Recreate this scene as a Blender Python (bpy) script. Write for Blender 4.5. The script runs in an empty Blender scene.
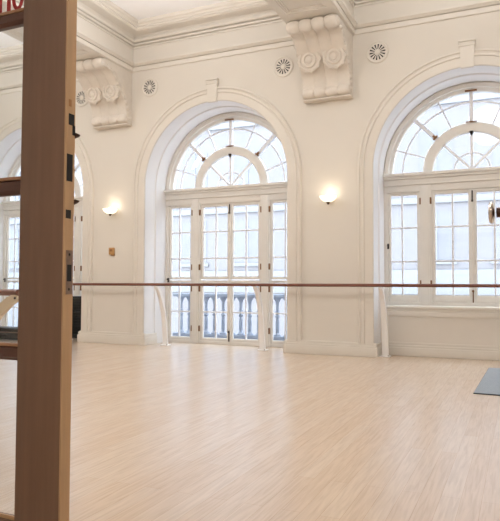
import bpy, bmesh, math, random
from mathutils import Vector, Matrix
random.seed(4)
S = bpy.context.scene
C = S.collection
PI = math.pi

# ------------------------------------------------------------------ dimensions (metres)
CX = -4.668          # centre of the French window
BAY = 4.02           # spacing of windows and beams
HW = 1.332           # half width of an arched opening
ZS = 2.79            # springing of the arches
YW = 8.88            # face of the window wall
YG = 9.577           # plane of the window glass
YD = 1.30            # near face of the entrance doors
BH = 0.387           # half width of a ceiling beam
ZC = 5.62            # ceiling

# ------------------------------------------------------------------ materials
def lin(c):
    return tuple((v / 255 / 12.92) if v / 255 <= .04045 else ((v / 255 + .055) / 1.055) ** 2.4 for v in c) + (1,)

def mat(name, rgb, rough=.5, metal=0, var=.04, scale=6, bump=0, bscale=60, spec=.5):
    m = bpy.data.materials.new(name); m.use_nodes = True
    n = m.node_tree.nodes; l = m.node_tree.links
    b = n['Principled BSDF']
    b.inputs['Roughness'].default_value = rough
    b.inputs['Metallic'].default_value = metal
    b.inputs['Specular IOR Level'].default_value = spec
    tc = n.new('ShaderNodeTexCoord')
    nz = n.new('ShaderNodeTexNoise'); nz.inputs['Scale'].default_value = scale; nz.inputs['Detail'].default_value = 4
    l.new(tc.outputs['Object'], nz.inputs['Vector'])
    rp = n.new('ShaderNodeValToRGB')
    c = lin(rgb)
    rp.color_ramp.elements[0].color = tuple(v * (1 - var) for v in c[:3]) + (1,)
    rp.color_ramp.elements[1].color = tuple(min(1, v * (1 + var)) for v in c[:3]) + (1,)
    rp.color_ramp.elements[0].position = .3; rp.color_ramp.elements[1].position = .7
    l.new(nz.outputs['Fac'], rp.inputs['Fac']); l.new(rp.outputs['Color'], b.inputs['Base Color'])
    if bump:
        n2 = n.new('ShaderNodeTexNoise'); n2.inputs['Scale'].default_value = bscale
        l.new(tc.outputs['Object'], n2.inputs['Vector'])
        bp = n.new('ShaderNodeBump'); bp.inputs['Strength'].default_value = bump; bp.inputs['Distance'].default_value = .01
        l.new(n2.outputs['Fac'], bp.inputs['Height']); l.new(bp.outputs['Normal'], b.inputs['Normal'])
    return m

def wood_mat(name, rgb, rough=.45, axis=2, var=.14, stretch=18):
    m = mat(name, rgb, rough)
    n = m.node_tree.nodes; l = m.node_tree.links
    nz = [x for x in n if x.type == 'TEX_NOISE'][0]; tc = [x for x in n if x.type == 'TEX_COORD'][0]
    mp = n.new('ShaderNodeMapping')
    sc = [stretch] * 3; sc[axis] = 1.2
    mp.inputs['Scale'].default_value = sc
    l.new(tc.outputs['Object'], mp.inputs['Vector']); l.new(mp.outputs['Vector'], nz.inputs['Vector'])
    nz.inputs['Scale'].default_value = 2.5
    rp = [x for x in n if x.type == 'VALTORGB'][0]; c = lin(rgb)
    rp.color_ramp.elements[0].color = tuple(v * (1 - var) for v in c[:3]) + (1,)
    rp.color_ramp.elements[1].color = tuple(v * (1 + var) for v in c[:3]) + (1,)
    return m

def floor_mat():
    m = bpy.data.materials.new('pale maple boards'); m.use_nodes = True
    n = m.node_tree.nodes; l = m.node_tree.links; b = n['Principled BSDF']
    tc = n.new('ShaderNodeTexCoord')
    mp = n.new('ShaderNodeMapping'); mp.inputs['Rotation'].default_value = (0, 0, PI / 2)
    l.new(tc.outputs['Object'], mp.inputs['Vector'])
    br = n.new('ShaderNodeTexBrick')
    br.inputs['Scale'].default_value = 1
    br.inputs['Brick Width'].default_value = 1.35; br.inputs['Row Height'].default_value = .095
    br.inputs['Mortar Size'].default_value = .0012; br.inputs['Mortar Smooth'].default_value = .4
    br.inputs['Bias'].default_value = 0
    br.offset = .37
    br.inputs['Color1'].default_value = lin((211, 192, 172)); br.inputs['Color2'].default_value = lin((205, 181, 156))
    br.inputs['Mortar'].default_value = lin((184, 153, 124))
    l.new(mp.outputs['Vector'], br.inputs['Vector'])
    mp2 = n.new('ShaderNodeMapping'); mp2.inputs['Scale'].default_value = (26, 1.6, 1)
    l.new(tc.outputs['Object'], mp2.inputs['Vector'])
    nz = n.new('ShaderNodeTexNoise'); nz.inputs['Scale'].default_value = 2.2; nz.inputs['Detail'].default_value = 7
    nz.inputs['Distortion'].default_value = .6
    l.new(mp2.outputs['Vector'], nz.inputs['Vector'])
    rp = n.new('ShaderNodeValToRGB')
    rp.color_ramp.elements[0].color = (.86, .82, .78, 1); rp.color_ramp.elements[0].position = .32
    rp.color_ramp.elements[1].color = (1.04, 1.03, 1.02, 1); rp.color_ramp.elements[1].position = .62
    l.new(nz.outputs['Fac'], rp.inputs['Fac'])
    mx = n.new('ShaderNodeMix'); mx.data_type = 'RGBA'; mx.blend_type = 'MULTIPLY'; mx.inputs['Factor'].default_value = 1
    l.new(br.outputs['Color'], mx.inputs['A']); l.new(rp.outputs['Color'], mx.inputs['B'])
    l.new(mx.outputs['Result'], b.inputs['Base Color'])
    nr = n.new('ShaderNodeTexNoise'); nr.inputs['Scale'].default_value = .9; nr.inputs['Detail'].default_value = 3
    l.new(tc.outputs['Object'], nr.inputs['Vector'])
    mr = n.new('ShaderNodeMapRange'); mr.inputs['To Min'].default_value = .28; mr.inputs['To Max'].default_value = .36
    l.new(nr.outputs['Fac'], mr.inputs['Value']); l.new(mr.outputs['Result'], b.inputs['Roughness'])
    bp = n.new('ShaderNodeBump'); bp.inputs['Strength'].default_value = .12; bp.inputs['Distance'].default_value = .004
    l.new(nz.outputs['Fac'], bp.inputs['Height']); l.new(bp.outputs['Normal'], b.inputs['Normal'])
    b.inputs['Coat Weight'].default_value = .9; b.inputs['Coat Roughness'].default_value = .26; b.inputs['Coat IOR'].default_value = 1.7
    return m

def glass_mat():
    m = bpy.data.materials.new('window glass'); m.use_nodes = True
    n = m.node_tree.nodes; l = m.node_tree.links; n.clear()
    o = n.new('ShaderNodeOutputMaterial'); mx = n.new('ShaderNodeMixShader')
    t = n.new('ShaderNodeBsdfTransparent'); t.inputs['Color'].default_value = (.95, .97, .98, 1)
    g = n.new('ShaderNodeBsdfGlossy'); g.inputs['Roughness'].default_value = .03
    lw = n.new('ShaderNodeLayerWeight'); lw.inputs['Blend'].default_value = .5      # Schlick reflectance of a thin pane
    pw = n.new('ShaderNodeMath'); pw.operation = 'POWER'; pw.inputs[1].default_value = 5
    f = n.new('ShaderNodeMath'); f.operation = 'MULTIPLY_ADD'; f.inputs[1].default_value = .94; f.inputs[2].default_value = .03
    l.new(lw.outputs['Facing'], pw.inputs[0]); l.new(pw.outputs[0], f.inputs[0])
    l.new(f.outputs[0], mx.inputs['Fac']); l.new(t.outputs[0], mx.inputs[1]); l.new(g.outputs[0], mx.inputs[2])
    l.new(mx.outputs[0], o.inputs['Surface'])
    return m

def glow_mat(name, rgb, strength):
    m = bpy.data.materials.new(name); m.use_nodes = True
    b = m.node_tree.nodes['Principled BSDF']
    b.inputs['Base Color'].default_value = lin((250, 240, 225))
    b.inputs['Emission Color'].default_value = lin(rgb)
    b.inputs['Emission Strength'].default_value = strength
    return m

M = dict(
    wall=mat('cream wall paint', (217, 212, 204), .6, var=.015, scale=1.3),
    trim=mat('cream satin trim paint', (219, 214, 206), .42, var=.02, scale=3),
    plaster=mat('cream moulded plaster', (217, 210, 201), .6, var=.04, scale=9, bump=.12, bscale=50),
    reveal=mat('white painted reveal', (231, 231, 233), .5, var=.01),
    sash=mat('ivory window paint', (221, 218, 213), .4, var=.02),
    bars=mat('white glazing bar paint', (228, 230, 236), .4, var=.01),
    ceil=mat('white ceiling paint', (246, 247, 250), .7, var=.01),
    floor=floor_mat(), glass=glass_mat(),
    brass=mat('aged brass', (120, 86, 58), .4, .7, .15, 40),
    dark=mat('dark iron', (40, 32, 28), .45, .4, .1, 30),
    black=mat('black fabric and vinyl', (15, 14, 15), .6, 0, .2, 60, bump=.2, bscale=120),
    gloss=mat('black lacquer', (13, 13, 15), .5, 0, .1, 30),
    rail=wood_mat('red brown rail wood', (112, 66, 50), .32, 0, .12),
    stand=mat('white enamelled steel', (238, 237, 237), .35, 0, .01),
    cream_stand=mat('cream enamelled steel', (214, 196, 170), .4, 0, .02),
    door=wood_mat('brown painted door wood', (112, 83, 64), .42, 2, .10),
    bar=wood_mat('brown glazing bar wood', (82, 52, 40), .4, 0, .12),
    bead=wood_mat('tan highlight bead wood', (150, 110, 78), .45, 0, .12),  # tan tone carries the top-lit highlight of the door bars
    edge=wood_mat('bare door edge wood', (174, 138, 100), .5, 2, .10),
    steel=mat('worn steel', (138, 116, 102), .4, .7, .15, 60),
    void=mat('dark hollow', (16, 12, 10), .8),
    red=mat('dark red letter film', (150, 26, 30), .5, 0, .03),
    bronze=mat('dark bronze', (78, 58, 50), .3, .8, .1, 40),
    pol=mat('polished nickel', (205, 196, 188), .15, .9, .05, 30),
    tan=mat('tan plastic', (190, 146, 92), .5, 0, .05, 20),
    tan_dark=mat('dark tan plastic', (150, 106, 62), .5, 0, .05, 20),
    mat_top=mat('slate blue foam', (136, 146, 156), .5, 0, .05, 30, bump=.2, bscale=300),
    mat_edge=mat('dark slate foam', (52, 58, 66), .8, 0, .05, 30),
    stone=mat('blue grey cast stone', (146, 153, 168), .8, 0, .08, 8),
    facade=mat('pale grey limestone', (108, 107, 111), .85, 0, .04, 1.2),
    ledge=mat('white limestone course', (112, 114, 119), .8, 0, .02, 2),
    fwin=mat('pale facade glazing', (104, 105, 111), .7, 0, .08, .8),
    street=mat('pale street paving', (170, 170, 174), .9, 0, .05, 1),
    shade=glow_mat('lit frosted glass', (255, 240, 214), 1.3),
)

# ------------------------------------------------------------------ mesh helpers
class MB:
    def __init__(s): s.bm = bmesh.new()
    def box(s, x0, x1, y0, y1, z0, z1, bev=0):
        t = bmesh.new()
        bmesh.ops.create_cube(t, size=1)
        for v in t.verts:
            v.co = Vector(((x0 + x1) / 2 + v.co.x * (x1 - x0), (y0 + y1) / 2 + v.co.y * (y1 - y0), (z0 + z1) / 2 + v.co.z * (z1 - z0)))
        if bev: bmesh.ops.bevel(t, geom=t.edges[:], offset=bev, segments=2, affect='EDGES', profile=.6)
        s.add(t); return s
    def add(s, t, mtx=None):
        me = bpy.data.meshes.new('t'); t.to_mesh(me); t.free()
        if mtx: me.transform(mtx)
        s.bm.from_mesh(me); bpy.data.meshes.remove(me)
    def rings(s, rings, close_ring=True, caps=True, loop=False):
        """skin a list of equal-length point rings"""
        vs = [[s.bm.verts.new(p) for p in r] for r in rings]
        n = len(vs[0]); m = len(vs)
        for i in range(m if loop else m - 1):
            a, b = vs[i], vs[(i + 1) % m]
            for j in range(n if close_ring else n - 1):
                k = (j + 1) % n
                s.bm.faces.new((a[j], a[k], b[k], b[j]))
        if caps and not loop and close_ring:
            s.bm.faces.new(vs[0][::-1]); s.bm.faces.new(vs[-1])
        return s
    def tube(s, pts, rad, seg=10):
        pts = [Vector(p) for p in pts]; n = len(pts); R = []
        up = None
        for i, p in enumerate(pts):
            t = (pts[min(i + 1, n - 1)] - pts[max(i - 1, 0)]).normalized()
            if up is None: up = t.orthogonal().normalized()
            up = (up - t * up.dot(t)).normalized(); w = t.cross(up)
            r = rad[i] if isinstance(rad, (list, tuple)) else rad
            R.append([p + (up * math.cos(a) + w * math.sin(a)) * r for a in [2 * PI * k / seg for k in range(seg)]])
        return s.rings(R)
    def lathe(s, prof, seg=24, mtx=None):
        """prof: (radius, height) about z"""
        t = MB()
        R = [[Vector((r * math.cos(a), r * math.sin(a), z)) for a in [2 * PI * k / seg for k in range(seg)]] for r, z in prof]
        t.rings(R)
        bmesh.ops.remove_doubles(t.bm, verts=t.bm.verts[:], dist=1e-5)
        s.add(t.bm, mtx); return s
    def arch(s, c, zs, prof, zb=None, a0=0, a1=PI, n=40):
        """sweep prof [(radius, y)] round an arch (and down both legs to zb)"""
        R = []
        if zb is not None: R.append([Vector((c - r, y, zb)) for r, y in prof])
        for i in range(n + 1):
            a = a1 + (a0 - a1) * i / n
            R.append([Vector((c + r * math.cos(a), y, zs + r * math.sin(a))) for r, y in prof])
        if zb is not None: R.append([Vector((c + r, y, zb)) for r, y in prof])
        return s.rings(R)
    def loop(s, prof, x0, x1, y0, y1):
        """moulding prof [(inset, z)] round the inside of a rectangle, mitred"""
        return s.rings([[Vector((x0 + d, y0 + d, z)) for d, z in prof], [Vector((x1 - d, y0 + d, z)) for d, z in prof],
                        [Vector((x1 - d, y1 - d, z)) for d, z in prof], [Vector((x0 + d, y1 - d, z)) for d, z in prof]], loop=True)
    def bar_at(s, cx, cz, r0, r1, ang, w, y0, y1):
        """radial bar in the xz plane"""
        d = Vector((math.cos(ang), 0, math.sin(ang))); p = Vector((-d.z, 0, d.x))
        o = Vector((cx, 0, cz))
        q = [o + d * r0 + p * w / 2, o + d * r1 + p * w / 2, o + d * r1 - p * w / 2, o + d * r0 - p * w / 2]
        return s.rings([[v + Vector((0, y0, 0)) for v in q], [v + Vector((0, y1, 0)) for v in q]])
    def build(s, name, m, parent=None, loc=(0, 0, 0), smooth=True, kind=None):
        bmesh.ops.recalc_face_normals(s.bm, faces=s.bm.faces[:])
        me = bpy.data.meshes.new(name); s.bm.to_mesh(me); s.bm.free()
        o = bpy.data.objects.new(name, me); C.objects.link(o)
        me.materials.append(m); o.location = loc
        if parent: o.parent = parent
        if smooth:
            for p in me.polygons: p.use_smooth = True
            try: me.set_sharp_from_angle(angle=math.radians(32))
            except Exception: pass
        if kind: o['kind'] = kind
        return o

def empty(name, loc, label=None, cat=None, group=None, kind=None):
    o = bpy.data.objects.new(name, None); C.objects.link(o); o.location = loc; o.empty_display_size = .1
    return tag(o, label, cat, group, kind)
def tag(o, label=None, cat=None, group=None, kind=None):
    if label: o['label'] = label
    if cat: o['category'] = cat
    if group: o['group'] = group
    if kind: o['kind'] = kind
    return o
def dup(root, loc, label=None):
    def cp(o, parent):
        c = o.copy(); C.objects.link(c)
        if parent: c.parent = parent
        for ch in o.children: cp(ch, c)
        return c
    r = cp(root, None); r.location = loc
    if label: r['label'] = label
    return r

# ------------------------------------------------------------------ the room shell
XL, XR = CX - 1.5 * BAY, CX + 1.5 * BAY
def window_wall():
    b = MB(); bm = b.bm
    YB = YG + .12
    zt = 6.1
    def quad(p): bm.faces.new([bm.verts.new(q) for q in p])
    for k in (-1, 0, 1):
        c = CX + k * BAY; x0, x1 = c - BAY / 2, c + BAY / 2
        for Y in (YW, YB):
            for a, e in ((x0, c - HW), (c + HW, x1)):
                quad(((a, Y, 0), (e, Y, 0), (e, Y, ZS), (a, Y, ZS)))
            angs = sorted([PI * i / 48 for i in range(49)] + [math.atan2(zt - ZS, BAY / 2), PI - math.atan2(zt - ZS, BAY / 2)])
            def outer(a):
                ca, sa = math.cos(a), math.sin(a)
                t = min((BAY / 2) / abs(ca) if abs(ca) > 1e-6 else 1e9, (zt - ZS) / sa if sa > 1e-6 else 1e9)
                return (c + t * ca, Y, ZS + t * sa)
            for a, e in zip(angs, angs[1:]):
                quad(((c + HW * math.cos(a), Y, ZS + HW * math.sin(a)), outer(a), outer(e), (c + HW * math.cos(e), Y, ZS + HW * math.sin(e))))
    bmesh.ops.remove_doubles(bm, verts=bm.verts[:], dist=1e-4)
    return b.build('wall_back', M['wall'], kind='structure', smooth=False)
window_wall()
for k in (-1, 0, 1):     # the reveals: jambs and curved soffit of each opening
    c = CX + k * BAY
    r = MB().arch(c, ZS, [(HW, YW - .004), (HW + .03, YW - .004), (HW + .03, YG + .12), (HW, YG + .12)], 0)
    # a raised band near the window and an impost line
    r.arch(c, ZS, [(HW, YW + .30), (HW - .022, YW + .315), (HW - .022, YG - .03), (HW, YG - .03)], 0)
    r.build('trim_%d' % (k + 2), M['reveal'], kind='structure')
    # moulded casing round each opening, standing on the plinth blocks
    cs = MB().arch(c, ZS, [(HW, YW + .002), (HW, YW - .022), (HW + .012, YW - .03), (HW + .13, YW - .03), (HW + .138, YW - .045), (HW + .155, YW - .045),
                            (HW + .165, YW - .03), (HW + .19, YW - .034), (HW + .205, YW - .05), (HW + .225, YW - .045), (HW + .235, YW - .02), (HW + .24, YW + .002)], .19)
    cs.build('trim_%d' % (k + 5), M['trim'], kind='structure')
    # keystone
    ks = MB()
    ks.rings([[Vector((c - .085, YW + .0, ZS + HW - .02)), Vector((c + .085, YW, ZS + HW - .02)), Vector((c + .085, YW - .05, ZS + HW - .02)), Vector((c - .085, YW - .05, ZS + HW - .02))],
              [Vector((c - .098, YW, 4.40)), Vector((c + .098, YW, 4.40)), Vector((c + .098, YW - .06, 4.40)), Vector((c - .098, YW - .06, 4.40))]])
    ks.box(c - .108, c + .108, YW - .07, YW, 4.40, 4.43, .008)
    ks.box(c - .104, c + .104, YW - .065, YW, 4.43, 4.46, .008)
    ks.box(c - .112, c + .112, YW - .08, YW, 4.46, 4.49, .008)
    ks.build('trim_%d' % (k + 8), M['trim'], kind='structure')

# piers: skirting in three steps with returns into the openings
def skirting(x0, x1, n):
    b = MB()
    b.box(x0 + .004, x1 - .004, YW - .0595, YW + .02, 0, .134, .006)
    b.box(x0 + .016, x1 - .016, YW - .0495, YW + .02, .13, .165, .012)
    b.box(x0 + .025, x1 - .025, YW - .032, YW + .02, .16, .205, .012)
    for s, x in ((1, x0), (-1, x1)):
        a, e = sorted((x, x + s * .055))
        b.box(a, e, YW - .06, YW + .34, 0, .135, .006)
        a, e = sorted((x + s * .012, x + s * .055)); b.box(a, e, YW - .05, YW + .34, .13, .19, .01)
    b.build('baseboard_pier_%d' % n, M['trim'], kind='structure')
for n, k in enumerate((-1.5, -.5, .5, 1.5)):
    x0 = CX + (k - .5) * BAY + HW - .055; x1 = CX + (k + .5) * BAY - HW + .055
    skirting(max(x0, XL), min(x1, XR), n + 1)

fl = MB().box(XL - .2, XR + .2, -3.0, YG + .1, -.1, 0).build('floor', M['floor'], smooth=False, kind='structure')
MB().box(XL - .2, XR + .2, YD - .1, YG + .12, ZC, ZC + .12).build('ceiling', M['ceil'], smooth=False, kind='structure')
MB().box(XL - .2, XL, YD - .03, YG + .12, 0, ZC).build('wall_left', M['wall'], smooth=False, kind='structure')
MB().box(XR, XR + .2, YD - .03, YG + .12, 0, ZC).build('wall_right', M['wall'], smooth=False, kind='structure')
# the wall that holds the doorway the picture is taken through
DX0, DX1, DH = -2.10, 0.06, 2.42
b = MB(); Y0, Y1 = YD - .04, YD + .09
b.box(XL, DX0, Y0, Y1, 0, ZC); b.box(DX1, XR, Y0, Y1, 0, ZC); b.box(DX0, DX1, Y0, Y1, DH, ZC)
b.build('wall_front', M['wall'], smooth=False, kind='structure')
b = MB(); b.box(DX0 - .1, DX0 + .02, Y0 - .02, Y1 + .02, 0, DH + .1, .006); b.box(DX1 - .02, DX1 + .1, Y0 - .02, Y1 + .02, 0, DH + .1, .006); b.box(DX0 - .1, DX1 + .1, Y0 - .02, Y1 + .02, DH - .02, DH + .1, .006)
b.build('trim_door', M['door'], kind='structure')
# entrance lobby behind the camera
MB().box(-3.4, -3.2, -3, Y0, 0, 3).build('wall_lobby_left', M['wall'], smooth=False, kind='structure')
MB().box(2.2, 2.4, -3, Y0, 0, 3).build('wall_lobby_right', M['wall'], smooth=False, kind='structure')
MB().box(-3.4, 2.4, -3.1, -3, 0, 3).build('wall_lobby_back', M['wall'], smooth=False, kind='structure')
MB().box(-3.4, 2.4, -3.1, Y0, 3, 3.1).build('ceiling_lobby', M['ceil'], smooth=False, kind='structure')

# cornice: picture rail, second moulding and crown run round every coffer
RAIL = [(-.02, 4.843), (.02, 4.843), (.026, 4.852), (.026, 4.912), (.02, 4.918), (.002, 4.920), (.002, 4.930), (.035, 4.934), (.05, 4.95), (.075, 4.962), (.08, 4.985), (.02, 5.0), (-.02, 5.0)]
MID = [(-.02, 5.265), (.018, 5.265), (.022, 5.285), (.002, 5.288), (.002, 5.298), (.045, 5.304), (.052, 5.326), (.046, 5.336), (.012, 5.338), (.012, 5.350), (.06, 5.358), (.075, 5.375), (.078, 5.394), (.03, 5.40), (-.02, 5.40)]
CROWN = [(-.02, 5.395), (.03, 5.395), (.035, 5.44), (.06, 5.465), (.22, 5.475), (.235, 5.49), (.25, 5.495), (.25, 5.525), (.265, 5.53), (.275, 5.555), (.30, 5.57), (.31, 5.60), (.31, 5.64), (-.02, 5.64)]
n = 11
for k in (-1, 0, 1):
    x0, x1 = CX + (k - .5) * BAY + BH, CX + (k + .5) * BAY - BH
    for pr in (RAIL, MID, CROWN):
        MB().loop(pr, x0, x1, Y1, YW).build('trim_%d' % n, M['trim'], kind='structure'); n += 1
# ceiling beams with a sunk soffit panel
for k in (-1.5, -.5, .5, 1.5):
    x = CX + k * BAY; b = MB()
    b.box(x - BH, x + BH, Y1, YW + .01, 4.872, ZC)
    for d0, d1, z in ((0, .10, 4.838), (.10, .125, 4.850), (.125, .15, 4.860)):
        for a, e in ((x - BH + d0, x - BH + d1), (x + BH - d1, x + BH - d0)): b.box(a, e, Y1 + .02, YW - .98 - d1, z, 4.875)
        b.box(x - BH + d0, x + BH - d0, YW - .98 - d1, YW - .98 - d0 if d0 else YW + .01, z, 4.875)
    b.build('trim_%d' % n, M['trim'], kind='structure'); n += 1

# ------------------------------------------------------------------ windows
def rect_frame(b, x0, x1, z0, z1, w, y0, y1, wb=None, bev=.004):
    wb = w if wb is None else wb
    b.box(x0, x0 + w, y0, y1, z0, z1, bev); b.box(x1 - w, x1, y0, y1, z0, z1, bev)
    b.box(x0 + w, x1 - w, y0, y1, z1 - w, z1, bev); b.box(x0 + w, x1 - w, y0, y1, z0, z0 + wb, bev)
def sash(root, x0, x1, z0, z1, w, vs, hs, wb=None, name='sash'):
    b = MB(); rect_frame(b, x0, x1, z0, z1, w, -.030, .016, wb)
    wb = w if wb is None else wb
    # inner bead
    rect_frame(b, x0 + w - .004, x1 - w + .004, z0 + wb - .004, z1 - w + .004, .014, -.016, .012, None, .003)
    s = b.build(name, M['sash'], root)
    m = MB()
    for v in vs: m.box(v - .013, v + .013, -.018, .014, z0 + wb, z1 - w, .004)
    for h in hs: m.box(x0 + w, x1 - w, -.0175, .0135, h - .013, h + .013, .004)
    if vs or hs: m.build('glazing_bars', M['bars'], s)
    MB().box(x0 + w - .002, x1 - w + .002, .001, .005, z0 + wb - .002, z1 - w + .002).build('glass_pane', M['glass'], s, smooth=False)
    return s
def hinge(root, x, z): MB().tube([(x, -.040, z - .05), (x, -.040, z + .05)], .012, 8).box(x - .012, x + .012, -.062, -.028, z - .052, z + .052, .004).build('hinge', M['brass'], root)

def make_window(name, k, french):
    root = empty(name, (CX + k * BAY, YG, 0), kind='structure')
    # fixed frame: jambs, mullions, transom and head of the lower lights
    zb = .0 if french else .74
    f = MB()
    for s in (-1, 1):
        a, e = sorted((s * 1.335, s * 1.250)); f.box(a, e, -.055, .06, zb, 2.64, .006)
        a, e = sorted((s * .762, s * .592)); f.box(a, e, -.060, .06, zb, 2.64, .006)
        a, e = sorted((s * .735, s * .62)); f.box(a, e, -.072, -.05, zb, 2.60, .008)
    f.box(-1.335, 1.335, -.056, .06, 2.50, 2.66, .006)
    f.box(-1.25, 1.25, -.05, .06, zb, zb + .055, .006)
    f.build('window_frame', M['sash'], root)
    t = MB()
    t.box(-1.335, 1.335, -.07, .06, 2.62, 2.72, .01); t.box(-1.335, 1.335, -.10, .06, 2.70, 2.745, .012); t.box(-1.335, 1.335, -.135, .06, 2.742, 2.79, .012)
    t.box(-1.335, 1.335, -.085, .0, 2.605, 2.635, .01)
    t.build('transom', M['sash'], root)
    # fanlight: outer arch, inner ring, glazing
    fr = MB().arch(0, ZS, [(1.335, -.07), (1.335, .06), (1.18, .06), (1.18, -.02), (1.20, -.035), (1.225, -.045), (1.235, -.075), (1.29, -.085), (1.31, -.07)])
    fr.build('fanlight_frame', M['sash'], root)
    rg = MB().arch(0, ZS, [(.717, -.03), (.717, .03), (.562, .03), (.562, -.03), (.575, -.045), (.60, -.05), (.68, -.05), (.705, -.045)])
    ring = rg.build('fanlight_ring', M['sash'], root)
    g = MB()
    g.bar_at(0, ZS, .70, 1.19, PI / 2, .05, -.035, .025)
    for a in (PI / 4, 3 * PI / 4): g.bar_at(0, ZS, .70, 1.19, a, .055, -.035, .025)
    for a in (19, 66, 114, 161): g.bar_at(0, ZS, .70, 1.19, math.radians(a), .02, -.015, .015)
    g.arch(0, ZS, [(1.035, -.014), (1.035, .014), (1.013, .014), (1.013, -.014)])
    fb = g.build('fanlight_bars', M['bars'], root)
    g = MB()
    g.bar_at(0, ZS, .0, .57, PI / 2, .036, -.03, .025)
    for a in (PI / 4, 3 * PI / 4): g.bar_at(0, ZS, .0, .57, a, .036, -.0295, .0245)
    g.arch(0, ZS, [(.265, -.012), (.265, .012), (.243, .012), (.243, -.012)])
    g.build('fanlight_bars', M['bars'], root)
    gl = MB().arch(0, ZS, [(1.19, .001), (1.19, .005), (.71, .005), (.71, .001)]); gl.build('fanlight_pane', M['glass'], fb)
    gl = MB().arch(0, ZS, [(.57, .001), (.57, .005), (.0005, .005), (.0005, .001)]); gl.build('fanlight_pane', M['glass'], ring)
    # ironwork of the fanlight
    MB().box(-.085, .085, -.10, -.07, 1.165 + ZS, 1.19 + ZS, .004).build('fanlight_hinge', M['brass'], root)
    MB().box(-.08, .08, -.072, -.045, .705 + ZS, .722 + ZS, .004).build('fanlight_hinge', M['brass'], root)
    MB().lathe([(.002, -.055), (.018, -.03), (.03, 0), (.028, .012), (.002, .014)], 10, Matrix.Translation((0, -.05, ZS + .562))).build('fanlight_catch', M['dark'], root)
    for a in (PI / 4, 3 * PI / 4):
        x, z = .735 * math.cos(a), .735 * math.sin(a)
        lt = MB(); lt.bar_at(x, z + ZS, -.012, .05, a, .03, -.07, -.04)
        lt.bar_at(x, z + ZS, -.045, .045, a - PI / 2, .022, -.075, -.045)
        lt.lathe([(.002, -.02), (.014, -.015), (.014, .015), (.002, .02)], 8, Matrix.Translation((x, -.085, z + ZS)))
        lt.build('fanlight_latch', M['brass'], root)
    # lights below the transom
    if french:
        zs = [(.05, 1.13, [.567], .05), (1.145, 2.50, [2.0, 1.523], .012)]
    else:
        zs = [(.795, 2.50, [1.945, 1.422], .10)]
    for z0, z1, hs, wb in zs:
        sash(root, -1.25, -.762, z0, z1, .036, [-1.035], hs, max(.036, wb), 'side_sash')
        sash(root, .762, 1.25, z0, z1, .036, [1.035], hs, max(.036, wb), 'side_sash')
        sash(root, -.592, -.003, z0, z1, .046, [-.285], hs, max(.046, wb), 'casement' if not french else 'french_door_leaf')
        sash(root, .003, .592, z0, z1, .046, [.305], hs, max(.046, wb), 'casement' if not french else 'french_door_leaf')
        for s in (-1, 1):
            for h in ((z0 + .22, z1 - .15) if french else (1.08, 2.35)):
                hinge(root, s * .60, h); hinge(root, s * .755, h)
    b = MB(); b.box(-.022, .022, -.052, -.026, zs[0][0], 2.49, .006); b.build('meeting_stile', M['sash'], root)
    b = MB(); b.box(-.009, .009, -.07, -.05, 2.30, 2.47, .003).box(-.013, .013, -.085, -.05, 2.30, 2.33, .004); b.build('flush_bolt', M['dark'], root)
    z = .06 if french else .80
    b = MB(); b.box(-.008, .008, -.07, -.05, z, z + .18, .003).lathe([(.002, -.02), (.016, -.012), (.016, .012), (.002, .02)], 8, Matrix.Translation((0, -.08, z + .17))); b.build('flush_bolt', M['dark' if french else 'brass'], root)
    hz = 1.13 if french else 1.66
    b = MB(); b.box(-1.262, -1.232, -.062, -.05, hz - .04, hz + .045, .004).tube([(-1.247, -.06, hz + .03), (-1.247, -.085, hz + .03), (-1.255, -.09, hz + .005)], .008, 8); b.build('window_latch', M['dark'], root)
    if not french:
        # apron under the sill
        a = MB(); y0 = -.31
        a.box(-HW, HW, y0, .1, 0, .705)
        a.box(-HW, HW, y0 - .03, -.04, .70, .745, .012)
        a.box(-HW, HW, y0 - .012, y0 + .01, .66, .70, .006)
        a.box(-HW, HW, y0 - .045, y0, 0, .125, .008); a.box(-HW, HW, y0 - .03, y0, .12, .16, .012)
        for x0, x1 in ((-HW, -1.2), (1.2, HW)): a.box(x0, x1, y0 - .012, y0 + .01, .16, .66, .004)
        a.box(-1.2, 1.2, y0 - .012, y0 + .01, .585, .66, .008); a.box(-1.2, 1.2, y0 - .012, y0 + .01, .16, .20, .006)
        a.build('apron_panel', M['trim'], root)
    return root
make_window('window_1', -1, True)
make_window('window_2', 0, True)
make_window('window_3', 1, False)

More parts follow.
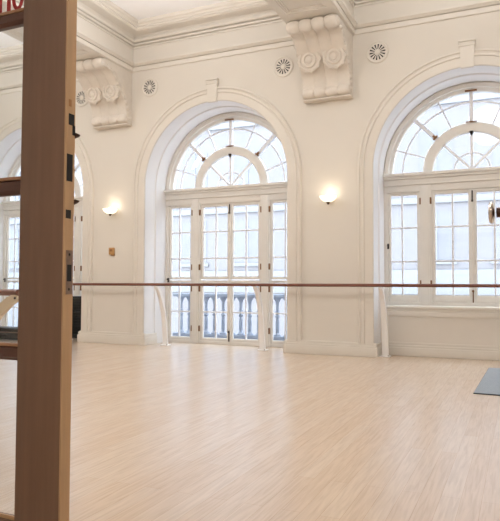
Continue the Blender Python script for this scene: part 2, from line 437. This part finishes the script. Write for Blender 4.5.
# ------------------------------------------------------------------ scroll corbels under the beams
def corbel_profile():
    P = []
    def arc(cy, cz, r, a0, a1, n, sc):
        for i in range(n + 1):
            a = math.radians(a0 + (a1 - a0) * i / n); P.append((cy - r * math.cos(a), cz + r * math.sin(a), sc))
    P.append((-.80, 1.03, .0))
    arc(-.825, .940, .092, 75, -125, 13, .034)                 # top roll (front is -y)
    P += [(-.72, .885, .014), (-.62, .865, .014), (-.56, .82, .014), (-.52, .77, .014), (-.45, .71, .014), (-.385, .65, .010), (-.335, .575, .010), (-.275, .50, .010), (-.22, .435, .010), (-.19, .37, .010), (-.172, .30, .012), (-.166, .25, .014)]
    arc(-.155, .165, .07, 55, -90, 8, .030)                   # small roll at the foot
    P += [(-.10, .085, .008)]
    return P
def make_corbel(x, label):
    root = empty('scroll_corbel', (x, YW - .002, 3.81), label, 'corbel', 'scroll corbels under the ceiling beams')
    P = corbel_profile(); n = len(P); W = .372
    xs = [-W + 2 * W * i / 64 for i in range(65)]
    b = MB(); R = []
    for x_ in xs:
        u = (x_ + W) / (2 * W) * 4
        g = 1 - abs(math.sin(PI * u)) ** .5                   # four rounded lobes with sharp grooves between
        ring = []
        for i, (y, z, sc) in enumerate(P):
            a = Vector(P[max(i - 1, 0)][:2]); e = Vector(P[min(i + 1, n - 1)][:2])
            t = (e - a).normalized(); nr = Vector((t.y, -t.x))
            ring.append(Vector((x_, y - nr.x * g * sc, z - nr.y * g * sc)))
        ring += [Vector((x_, -.001, P[-1][1])), Vector((x_, -.001, P[0][1]))]
        R.append(ring)
    b.rings(R).build('body', M['plaster'], root)
    MB().box(-.378, .378, -.15, -.001, .068, .092, .006).build('foot_ledge', M['plaster'], root)
    for s in (-1, 1):                                        # big rosettes on the bend
        m = Matrix.Translation((s * .192, -.385, .605)) @ Matrix.Rotation(math.radians(90 + 16), 4, 'X')
        r = MB()
        r.lathe([(.002, -.12), (.160, -.12), (.172, .0), (.165, .018), (.140, .024), (.130, .006), (.112, .006), (.102, .028), (.078, .030), (.068, .008), (.050, .008), (.042, .022), (.020, .028), (.002, .030)], 40, m)
        for i in range(9):
            a = 2 * PI * i / 9
            r.lathe([(.002, -.03), (.040, -.02), (.034, .014), (.002, .022)], 14, m @ Matrix.Translation((.150 * math.cos(a), .150 * math.sin(a), -.002)))
        r.build('rosette', M['plaster'], root)
    for s in (-1, 1):                                        # beaded scroll ornament on the cheeks
        o = MB()
        pts = [(-.82, .94), (-.70, .90), (-.60, .875), (-.51, .80), (-.44, .71), (-.37, .62), (-.28, .53), (-.21, .45), (-.16, .36), (-.14, .28), (-.14, .18)]
        for i, (y, z) in enumerate(pts):
            rr = .05 if i == 0 else .034
            o.lathe([(.002, -.01), (rr, -.008), (rr * .9, .010), (rr * .5, .022), (.002, .025)], 12, Matrix.Translation((s * .368, y + .03, z)) @ Matrix.Rotation(s * PI / 2, 4, 'Y'))
        o.tube([(s * .372, min(y + .09, -.02), z + .01) for y, z in pts], .012, 8)
        o.build('cheek_ornament', M['plaster'], root)
    return root
cb = make_corbel(CX + .5 * BAY, 'cream plaster scroll corbel between the French window and the sill-height arched window')
dup(cb, (CX - .5 * BAY, YW, 3.81), 'cream plaster scroll corbel high on the wall just right of the brown door edge')

# ------------------------------------------------------------------ round wall vents
def make_vent(x, label):
    root = empty('wall_vent', (x, YW, 4.525), label, 'wall vent', 'round slotted vents on the upper wall')
    R90 = Matrix.Rotation(PI / 2, 4, 'X')
    MB().lathe([(.002, -.01), (.165, -.01), (.17, .008), (.16, .02), (.145, .022), (.137, .012), (.002, .012)], 40, R90).build('rose', M['trim'], root)
    s = MB()
    for i in range(14):
        a = 2 * PI * i / 14 + .1
        d = Vector((math.cos(a), 0, math.sin(a))); p = Vector((-d.z, 0, d.x))
        q = [d * .045 + p * .0035, d * .118 + p * .0105, d * .118 - p * .0105, d * .045 - p * .0035]
        s.rings([[v + Vector((0, -.0155, 0)) for v in q], [v + Vector((0, -.011, 0)) for v in q]])
    s.build('slots', M['void'], root, smooth=False)
    MB().lathe([(.002, .011), (.036, .011), (.03, .024), (.002, .03)], 16, R90).build('boss', M['trim'], root)
    return root
v = make_vent(CX - .5 * BAY - .75, 'round slotted vent left of the far corbel, half hidden by the brown door edge')
for k, s, t in ((-.5, 1, 'round slotted vent right of the far corbel, above left of the French window'), (.5, -1, 'round slotted vent left of the near corbel, above right of the French window'),
                (.5, 1, 'round slotted vent right of the near corbel, above left of the sill-height arched window')):
    dup(v, (CX + k * BAY + s * .75, YW, 4.525), t)

# ------------------------------------------------------------------ wall sconces and the little box
def make_sconce(x, label):
    root = empty('wall_sconce', (x, YW, 2.30), label, 'wall light', 'lit uplighter sconces on the piers')
    MB().box(-.05, .05, -.025, 0, .0, .14, .006).tube([(0, -.01, .05), (0, -.08, .02), (0, -.12, .01)], .012).build('bracket', M['trim'], root)
    t = Matrix.Translation((0, -.125, 0))
    b = MB(); b.lathe([(.012, .0), (.05, .010), (.09, .030), (.118, .060), (.132, .092), (.127, .092), (.112, .062), (.085, .036), (.045, .018), (.012, .01)], 28, t)
    b.build('shade', M['shade'], root)
    MB().lathe([(.002, -.035), (.014, -.028), (.02, -.012), (.03, -.004), (.03, .004), (.002, .006)], 14, t).build('finial', M['bronze'], root)
    MB().lathe([(.012, .02), (.028, .05), (.034, .085), (.026, .115), (.002, .13)], 14, t).build('bulb', M['shade'], root)
    return root
sc = make_sconce(CX + .5 * BAY + .02, 'lit bowl sconce on the pier between the two big windows')
dup(sc, (CX - .5 * BAY + .02, YW, 2.30), 'lit bowl sconce on the pier beside the brown door, above a small tan box')
for k in (-.5, .5):
    l = bpy.data.lights.new('sconce_light', 'POINT'); l.energy = .8; l.color = (1, .88, .70); l.shadow_soft_size = .05
    o = bpy.data.objects.new('sconce_light', l); C.objects.link(o); o.location = (CX + k * BAY + .02, YW - .125, 2.47)
tb = empty('wall_thermostat', (-6.695, YW, 1.64), 'small tan wall box on the pier below the left sconce', 'thermostat')
MB().box(-.055, .055, -.035, 0, -.055, .07, .008).build('cover', M['tan'], tb)
MB().box(-.03, .03, -.04, -.033, .0, .045, .003).build('dial_plate', M['tan_dark'], tb)
MB().box(-.01, .06, -.03, 0, -.075, -.053, .006).build('lower_lip', M['tan_dark'], tb)

# ------------------------------------------------------------------ ballet barres
def leg_path(y0, y1, z1):
    """curve of a stand: from the rail (y0, z1) back and down to the floor at y1"""
    p0, p1, p2, p3 = (y0, z1), (y0 + .19, z1 - .06), (y1 - .03, z1 * .50), (y1, 0)
    out = []
    for i in range(15):
        t = i / 14
        out.append(tuple((1 - t) ** 3 * a + 3 * t * (1 - t) ** 2 * b_ + 3 * t * t * (1 - t) * c_ + t ** 3 * d for a, b_, c_, d in zip(p0, p1, p2, p3)))
    return out
def stand_leg(b, y0, y1, z1, w0=.026, w1=.048, th=.016):
    P = leg_path(y0, y1, z1); R = []
    for i, (y, z) in enumerate(P):
        a = Vector(P[max(i - 1, 0)]); e = Vector(P[min(i + 1, 14)]); t = (e - a).normalized(); nn = Vector((t.y, -t.x))
        w = w0 + (w1 - w0) * i / 14; h = th * (1 + .9 * math.sin(PI * min(1, i / 9)))
        R.append([Vector((sx * w, y + nn.x * h * s, z + nn.y * h * s)) for sx, s in ((-1, -1), (-.6, -1.25), (.6, -1.25), (1, -1), (1, 1), (.6, 1.25), (-.6, 1.25), (-1, 1))])
    b.rings(R)
BY, BZ = 8.68, 1.052
br = empty('ballet_barre', (-3.8, BY, 0), 'long brown ballet barre on white curved stands along the window wall', 'ballet barre')
MB().tube([(x + 3.8, 0, BZ) for x in (-7.9, -6, -4, -2, 0, 1.25)], .0235, 16).build('rail', M['rail'], br)
for x in (-7.8, -5.645, -3.816, -1.845, .05):
    b = MB(); stand_leg(b, 0, .335, BZ - .03)
    b.box(-.075, .075, .265, .405, 0, .014, .005)
    o = b.build('stand', M['stand'], br, loc=(x + 3.8, 0, 0))
    MB().box(-.03, .03, -.014, .016, BZ - .030, BZ - .0215, .003).box(-.013, .013, -.010, .010, BZ - .05, BZ - .024, .003).build('saddle', M['stand'], o)
    MB().lathe([(.002, -.004), (.012, -.004), (.010, .006), (.002, .008)], 10, Matrix.Translation((.05, .30, .014))).build('floor_screw', M['steel'], o)
# a second barre nearer the door, seen through the glass
nb = empty('ballet_barre', (-5.6, 4.6, 0), 'short brown barre on cream stand seen through the door glass at far left', 'ballet barre')
MB().tube([(-1.2, 0, .968), (0, 0, .968), (.985, 0, .968)], .033, 16).build('rail', M['rail'], nb)
for x in (-.9, .93):
    b = MB(); R = []
    pth = [(.055, .935), (.03, .92), (-.05, .88), (-.16, .80), (-.27, .70), (-.37, .58), (-.43, .40), (-.45, .2), (-.45, 0)]
    for i, (dx, z) in enumerate(pth):
        a = Vector(pth[max(i - 1, 0)]); e = Vector(pth[min(i + 1, len(pth) - 1)]); t = (e - a).normalized(); nn = Vector((t.y, -t.x)); h = .035 + .02 * min(i, 3) / 3
        R.append([Vector((dx + nn.x * h * s, sy * .022, z + nn.y * h * s)) for s, sy in ((-1, -1), (1, -1), (1, 1), (-1, 1))])
    b.rings(R); b.box(-.55, -.35, -.10, .10, 0, .016, .005)
    o = b.build('stand', M['cream_stand'], nb, loc=(x, 0, 0))
    MB().lathe([(.002, -.006), (.012, -.006), (.012, .004), (.002, .006)], 12, Matrix.Translation((.035, -.026, .912)) @ Matrix.Rotation(PI / 2, 4, 'X')).build('bolt', M['dark'], o)

# ------------------------------------------------------------------ exercise mat, black things by the far window
ym = empty('exercise_mat', (-.10, 7.30, 0), 'slate blue exercise mat lying flat on the floor at the right edge', 'exercise mat')
ym.rotation_euler[2] = math.radians(-1.4)
MB().box(-.315, .315, -1.0, 1.0, 0, .009, .003).build('base_layer', M['mat_edge'], ym)
MB().box(-.311, .311, -.994, .994, .0085, .0125, .0015).build('top_layer', M['mat_top'], ym)
sp = empty('speaker_cabinet', (-7.72, 9.31, 0), 'upright black ribbed speaker cabinet in the window recess behind the door edge', 'speaker')
b = MB(); b.box(-.28, .30, -.17, .17, .03, .82, .012)
b.build('cabinet', M['black'], sp)
b = MB()
for i in range(14): b.box(-.27, .305, -.183, -.168, .07 + i * .052, .105 + i * .052, .006)
b.build('grille', M['black'], sp)
for x in (-.22, .24):
    for y in (-.12, .12): MB().lathe([(.02, 0), (.026, .006), (.026, .03), (.002, .032)], 10).build('rubber_foot', M['gloss'], sp, loc=(x, y, 0))
cs = empty('instrument_case', (-8.85, 8.62, 0), 'low black glossy case on the floor seen through the door glass', 'case')
b = MB(); b.box(-.72, .60, -.16, .16, .02, .15, .012).build('base_shell', M['black'], cs)
b = MB(); b.box(-.71, .59, -.155, .155, .155, .235, .02).build('lid', M['gloss'], cs)
MB().box(-.725, .605, -.165, .165, .147, .158, .003).build('metal_rim', M['steel'], cs)
MB().tube([(-.12, -.16, .10), (-.12, -.19, .10), (.06, -.19, .10), (.06, -.16, .10)], .01, 8).build('handle', M['gloss'], cs)

# ------------------------------------------------------------------ the glazed entrance door at the left (closed leaf) and the open right leaf
d1 = empty('door_1', (-1.143, YD, 0), 'brown glazed door leaf at the left with lock plates on its edge', 'door', kind='structure')
LW, DT = .93, .040            # leaf width, thickness
def door_frame(root, lw, sgn=1):
    st = .162
    a = MB().box(-st, -.004, 0, DT, .01, 2.38, .003).build('stile', M['door'], root)
    MB().box(-.0045, 0, .0008, DT - .0008, .012, 2.378).build('edge_strip', M['edge'], root, smooth=False)
    MB().box(-lw, -lw + .12, 0, DT, .01, 2.38, .003).build('stile', M['door'], root)
    MB().box(-lw + .12, -st, .001, DT - .001, .01, .392, .003).build('bottom_rail', M['door'], root)
    MB().box(-lw + .12, -st, .001, DT - .001, 2.27, 2.38, .003).build('top_rail', M['door'], root)
    for z0, z1 in ((.838, .882), (1.314, 1.361), (1.816, 1.855)):
        zm = (z0 + z1) / 2; h = (z1 - z0) / 2
        pr = [(.002, -h * .55), (.002, h * .55), (.010, h * .8), (.012, h), (DT - .012, h), (DT - .010, h * .8), (DT - .002, h * .55), (DT - .002, -h * .55), (DT - .010, -h * .8), (DT - .012, -h), (.012, -h), (.010, -h * .8)]
        MB().rings([[Vector((x, y, zm + z)) for y, z in pr] for x in (-lw + .12, -st)]).build('glazing_bar', M['bar'], root)
        MB().box(-lw + .12, -st, .004, .017, z1 - .004, z1 + .005, .002).build('highlight_bead', M['bead'], root)  # lighter strip paints the light caught on the bar's top edge
    MB().box(-lw + .12, -st, .006, .012, .388, .402, .002).build('highlight_bead', M['edge'], root)
    return MB().box(-lw + .118, -st + .002, .018, .022, .39, 2.272).build('glass_pane', M['glass'], root, smooth=False)
gp = door_frame(d1, LW)
# red letters on the upper pane
L = MB(); y0, y1 = .0165, .0178
zb, ht = 1.862, .085
def block(x0, x1, z0, z1): L.box(x0 + 1.127, x1 + 1.127, y0, y1, z0, z1)
block(-1.4055, -1.3915, zb, zb + ht); block(-1.371, -1.3565, zb, zb + .062)
L.arch(-1.381 + 1.127, zb + .060, [(.0245, y0), (.0245, y1), (.0105, y1), (.0105, y0)], n=16)
R = []
for i in range(36):
    a = 2 * PI * i / 36; c_, s_ = math.cos(a), math.sin(a)
    ox, oz = -1.3285 + 1.127, zb + .0425
    R.append([Vector((ox + rx * c_, y, oz + rz * s_)) for rx, rz, y in ((.0235, .0425, y0), (.0235, .0425, y1), (.0105, .030, y1), (.0105, .030, y0))])
L.rings(R, loop=True)
L.build('lettering', M['red'], d1, smooth=False)
# hardware let into the door edge (x = 0 plane in door space)
def slot(z0, z1, ya, yb, m='void', name='lock_slot', t=.0012):
    return MB().box(-.003, t, ya, yb, z0, z1).build(name, M[m], d1, smooth=False)
slot(1.500, 1.532, .012, .034); slot(1.552, 1.572, .012, .022, 'tan_dark', 'bolt_recess'); slot(1.474, 1.502, .028, .0385)
slot(1.342, 1.418, .007, .030); slot(1.418, 1.500, .006, .026, 'edge', 'lock_cover')
slot(1.238, 1.262, .006, .026)
p = slot(1.028, 1.150, .010, .036, 'steel', 'strike_plate', .0018)
slot(1.064, 1.110, .013, .030, 'void', 'latch_hole', .0024)
for z in (1.138, 1.042): MB().lathe([(.001, 0), (.004, .001), (.001, .002)], 10, Matrix.Translation((.0015, .021, z)) @ Matrix.Rotation(PI / 2, 4, 'Y')).build('screw', M['dark'], p)
for z in (1.476, 1.288):
    b = MB(); b.rings([[Vector((-.004, DT - .002, z - .012)), Vector((.004, DT - .002, z - .004)), Vector((.004, DT - .002, z + .006)), Vector((-.004, DT - .002, z + .004))],
                       [Vector((.002, DT + .014, z - .002)), Vector((.006, DT + .014, z + .001)), Vector((.006, DT + .014, z + .004)), Vector((.002, DT + .014, z + .003))]])
    b.build('bolt_lever', M['bronze'], d1)
for x in (-.205, -.19): MB().lathe([(.002, 0), (.004, .001), (.004, .003), (.002, .005)], 8, Matrix.Translation((x, .02, .882))).build('glazing_pin', M['bar'], d1)

# right leaf, folded back into the room just outside the picture, its knob reaches in
d2 = empty('door_2', (.045, YD + .05, 0), 'open brown right-hand door leaf whose polished round knob reaches into view', 'door', kind='structure')
b = MB(); lw = .98
for y0_, y1_ in ((0, .13), (lw - .13, lw)): b.box(0, .04, y0_, y1_, .01, 2.38, .003)
b.box(.001, .039, .13, lw - .13, .01, .392, .003); b.box(.001, .039, .13, lw - .13, 2.27, 2.38, .003)
b.build('frame', M['door'], d2)
for z in (.86, 1.338, 1.834): MB().box(.002, .038, .13, lw - .13, z - .02, z + .02, .005).build('glazing_bar', M['bar'], d2)
MB().box(.018, .022, .128, lw - .128, .39, 2.272).build('glass_pane', M['glass'], d2, smooth=False)
KY, KZ = .89, 1.308
Rm = Matrix.Translation((0, KY, KZ)) @ Matrix.Rotation(-PI / 2, 4, 'Y')
kn = MB().lathe([(.002, .146), (.020, .1455), (.033, .143), (.0385, .137), (.0385, .133), (.033, .129), (.019, .126), (.002, .124)], 28, Rm).build('door_knob', M['pol'], d2)
MB().lathe([(.030, .0), (.030, .006), (.020, .012), (.0175, .03), (.0175, .07), (.020, .08), (.0175, .09), (.0175, .119), (.002, .121)], 20, Rm).build('knob_spindle', M['bronze'], kn)

# ------------------------------------------------------------------ outside the windows
def make_balustrade(k, label):
    root = empty('balustrade', (CX + k * BAY, 10.62, 0), label, 'balustrade', 'stone balustrades outside the French windows')
    MB().box(-1.75, 1.75, -.10, .10, .02, .09, .01).build('plinth', M['stone'], root)
    MB().box(-1.75, 1.75, -.11, .11, .815, .875, .012).build('handrail', M['stone'], root)
    prof = [(.066, .085), (.066, .11), (.045, .125), (.030, .15), (.036, .24), (.038, .32), (.028, .41), (.026, .43), (.044, .445), (.044, .465), (.027, .48), (.027, .52), (.042, .535), (.042, .555), (.027, .57), (.027, .66), (.034, .72), (.052, .765), (.075, .795), (.094, .818)]
    me = None
    for i in range(18):
        x = -1.615 + i * .19
        if me is None:
            o = MB().lathe(prof, 16).build('baluster', M['stone'], root, loc=(x, 0, 0)); me = o
        else:
            o = me.copy(); C.objects.link(o); o.parent = root; o.location = (x, 0, 0)
    return root
bl = make_balustrade(0, 'grey blue balustrade outside the French window nearest the middle')
dup(bl, (CX - BAY, 10.62, 0), 'grey blue balustrade outside the far left window behind the door')
MB().box(XL - 6, XR + 6, YG + .125, 10.9, -.35, -.02).build('balcony_slab', M['ledge'], smooth=False, kind='structure')
fb = empty('facade_building', (-8, 24, -8), 'pale stone building across the street seen through the windows', 'building')
b = MB(); b.box(-32, 30, 0, 3, 0, 19.5); b.build('wall', M['facade'], fb, smooth=False)
for z in (8.7, 12.2, 16.0): MB().box(-32, 30, -.12, 0, z, z + (.95 if z < 9 else .25), .03).build('ledge', M['ledge'], fb)
for z in (5.2, 10.0, 13.1):
    for i in range(22):
        x = -30 + i * 2.65
        w = MB().box(x, x + 1.25, -.02, .05, z, z + 1.9).build('window', M['fwin'], fb, smooth=False)
        MB().box(x - .12, x + 1.37, -.10, -.02, z - .15, z, .02).box(x + .6, x + .65, -.05, -.02, z, z + 1.9).build('window_sill', M['ledge'], w)
MB().box(-60, 60, 10.9, 40, -8.2, -8).build('street_ground', M['street'], smooth=False, kind='structure')

# ------------------------------------------------------------------ light
W = bpy.data.worlds.new('overcast sky'); S.world = W; W.use_nodes = True
n = W.node_tree.nodes; l = W.node_tree.links
bg = n['Background']; bg.inputs['Strength'].default_value = 8.6
tc = n.new('ShaderNodeTexCoord'); sx = n.new('ShaderNodeSeparateXYZ'); rp = n.new('ShaderNodeValToRGB')
l.new(tc.outputs['Generated'], sx.inputs[0]); l.new(sx.outputs['Z'], rp.inputs['Fac'])
rp.color_ramp.elements[0].color = (.92, .955, 1.0, 1); rp.color_ramp.elements[1].color = (.76, .88, 1.0, 1)
l.new(rp.outputs['Color'], bg.inputs['Color'])
def area(name, loc, rot, sx_, sy_, e, col):
    l = bpy.data.lights.new(name, 'AREA'); l.shape = 'RECTANGLE'; l.size = sx_; l.size_y = sy_; l.energy = e; l.color = col
    o = bpy.data.objects.new(name, l); C.objects.link(o); o.location = loc; o.rotation_euler = rot; return o
for k in (-1, 0, 1):
    l = bpy.data.lights.new('room_fill', 'POINT'); l.energy = 102; l.color = (1, .965, .91); l.shadow_soft_size = .45  # unseen fill light without a fixture, added to brighten each bay
    o = bpy.data.objects.new('room_fill', l); C.objects.link(o); o.location = (CX + k * BAY, 4.3, 4.75)
for k in (-1, 0, 1): area('ceiling_fill', (CX + k * BAY, 5.6, 4.6), (PI, 0, 0), 1.8, 4.6, 40, (1, .985, .97))  # unseen upward fill, added to whiten the ceiling and frieze
area('lobby_fill', (-.5, -1.0, 2.95), (0, 0, 0), 1.0, 1.0, 12.5, (1, .88, .76))  # unseen fill, added to light the near face of the door

# ------------------------------------------------------------------ camera
cam = bpy.data.cameras.new('camera'); co = bpy.data.objects.new('camera', cam); C.objects.link(co)
f, yaw, pit, rol, h = 604.28, .4216, .0398, .0035, 1.0568
fw = Vector((-math.sin(yaw) * math.cos(pit), math.cos(yaw) * math.cos(pit), math.sin(pit)))
rt = Vector((math.cos(yaw), math.sin(yaw), 0)); up = rt.cross(fw)
r2 = rt * math.cos(rol) + up * math.sin(rol); u2 = up * math.cos(rol) - rt * math.sin(rol)
mw = Matrix((r2, u2, -fw)).transposed().to_4x4(); mw.translation = (0, 0, h)
co.matrix_world = mw
cam.sensor_fit = 'HORIZONTAL'; cam.sensor_width = 36; cam.lens = f / 500 * 36; cam.clip_start = .05
S.camera = co
S.view_settings.view_transform = 'Standard'; S.view_settings.look = 'None'
S.view_settings.gamma = 1; S.view_settings.exposure = 0.0; S.view_settings.use_curve_mapping = False
S.cycles.max_bounces = 14; S.cycles.diffuse_bounces = 8; S.cycles.transparent_max_bounces = 16
S.cycles.sample_clamp_indirect = 6
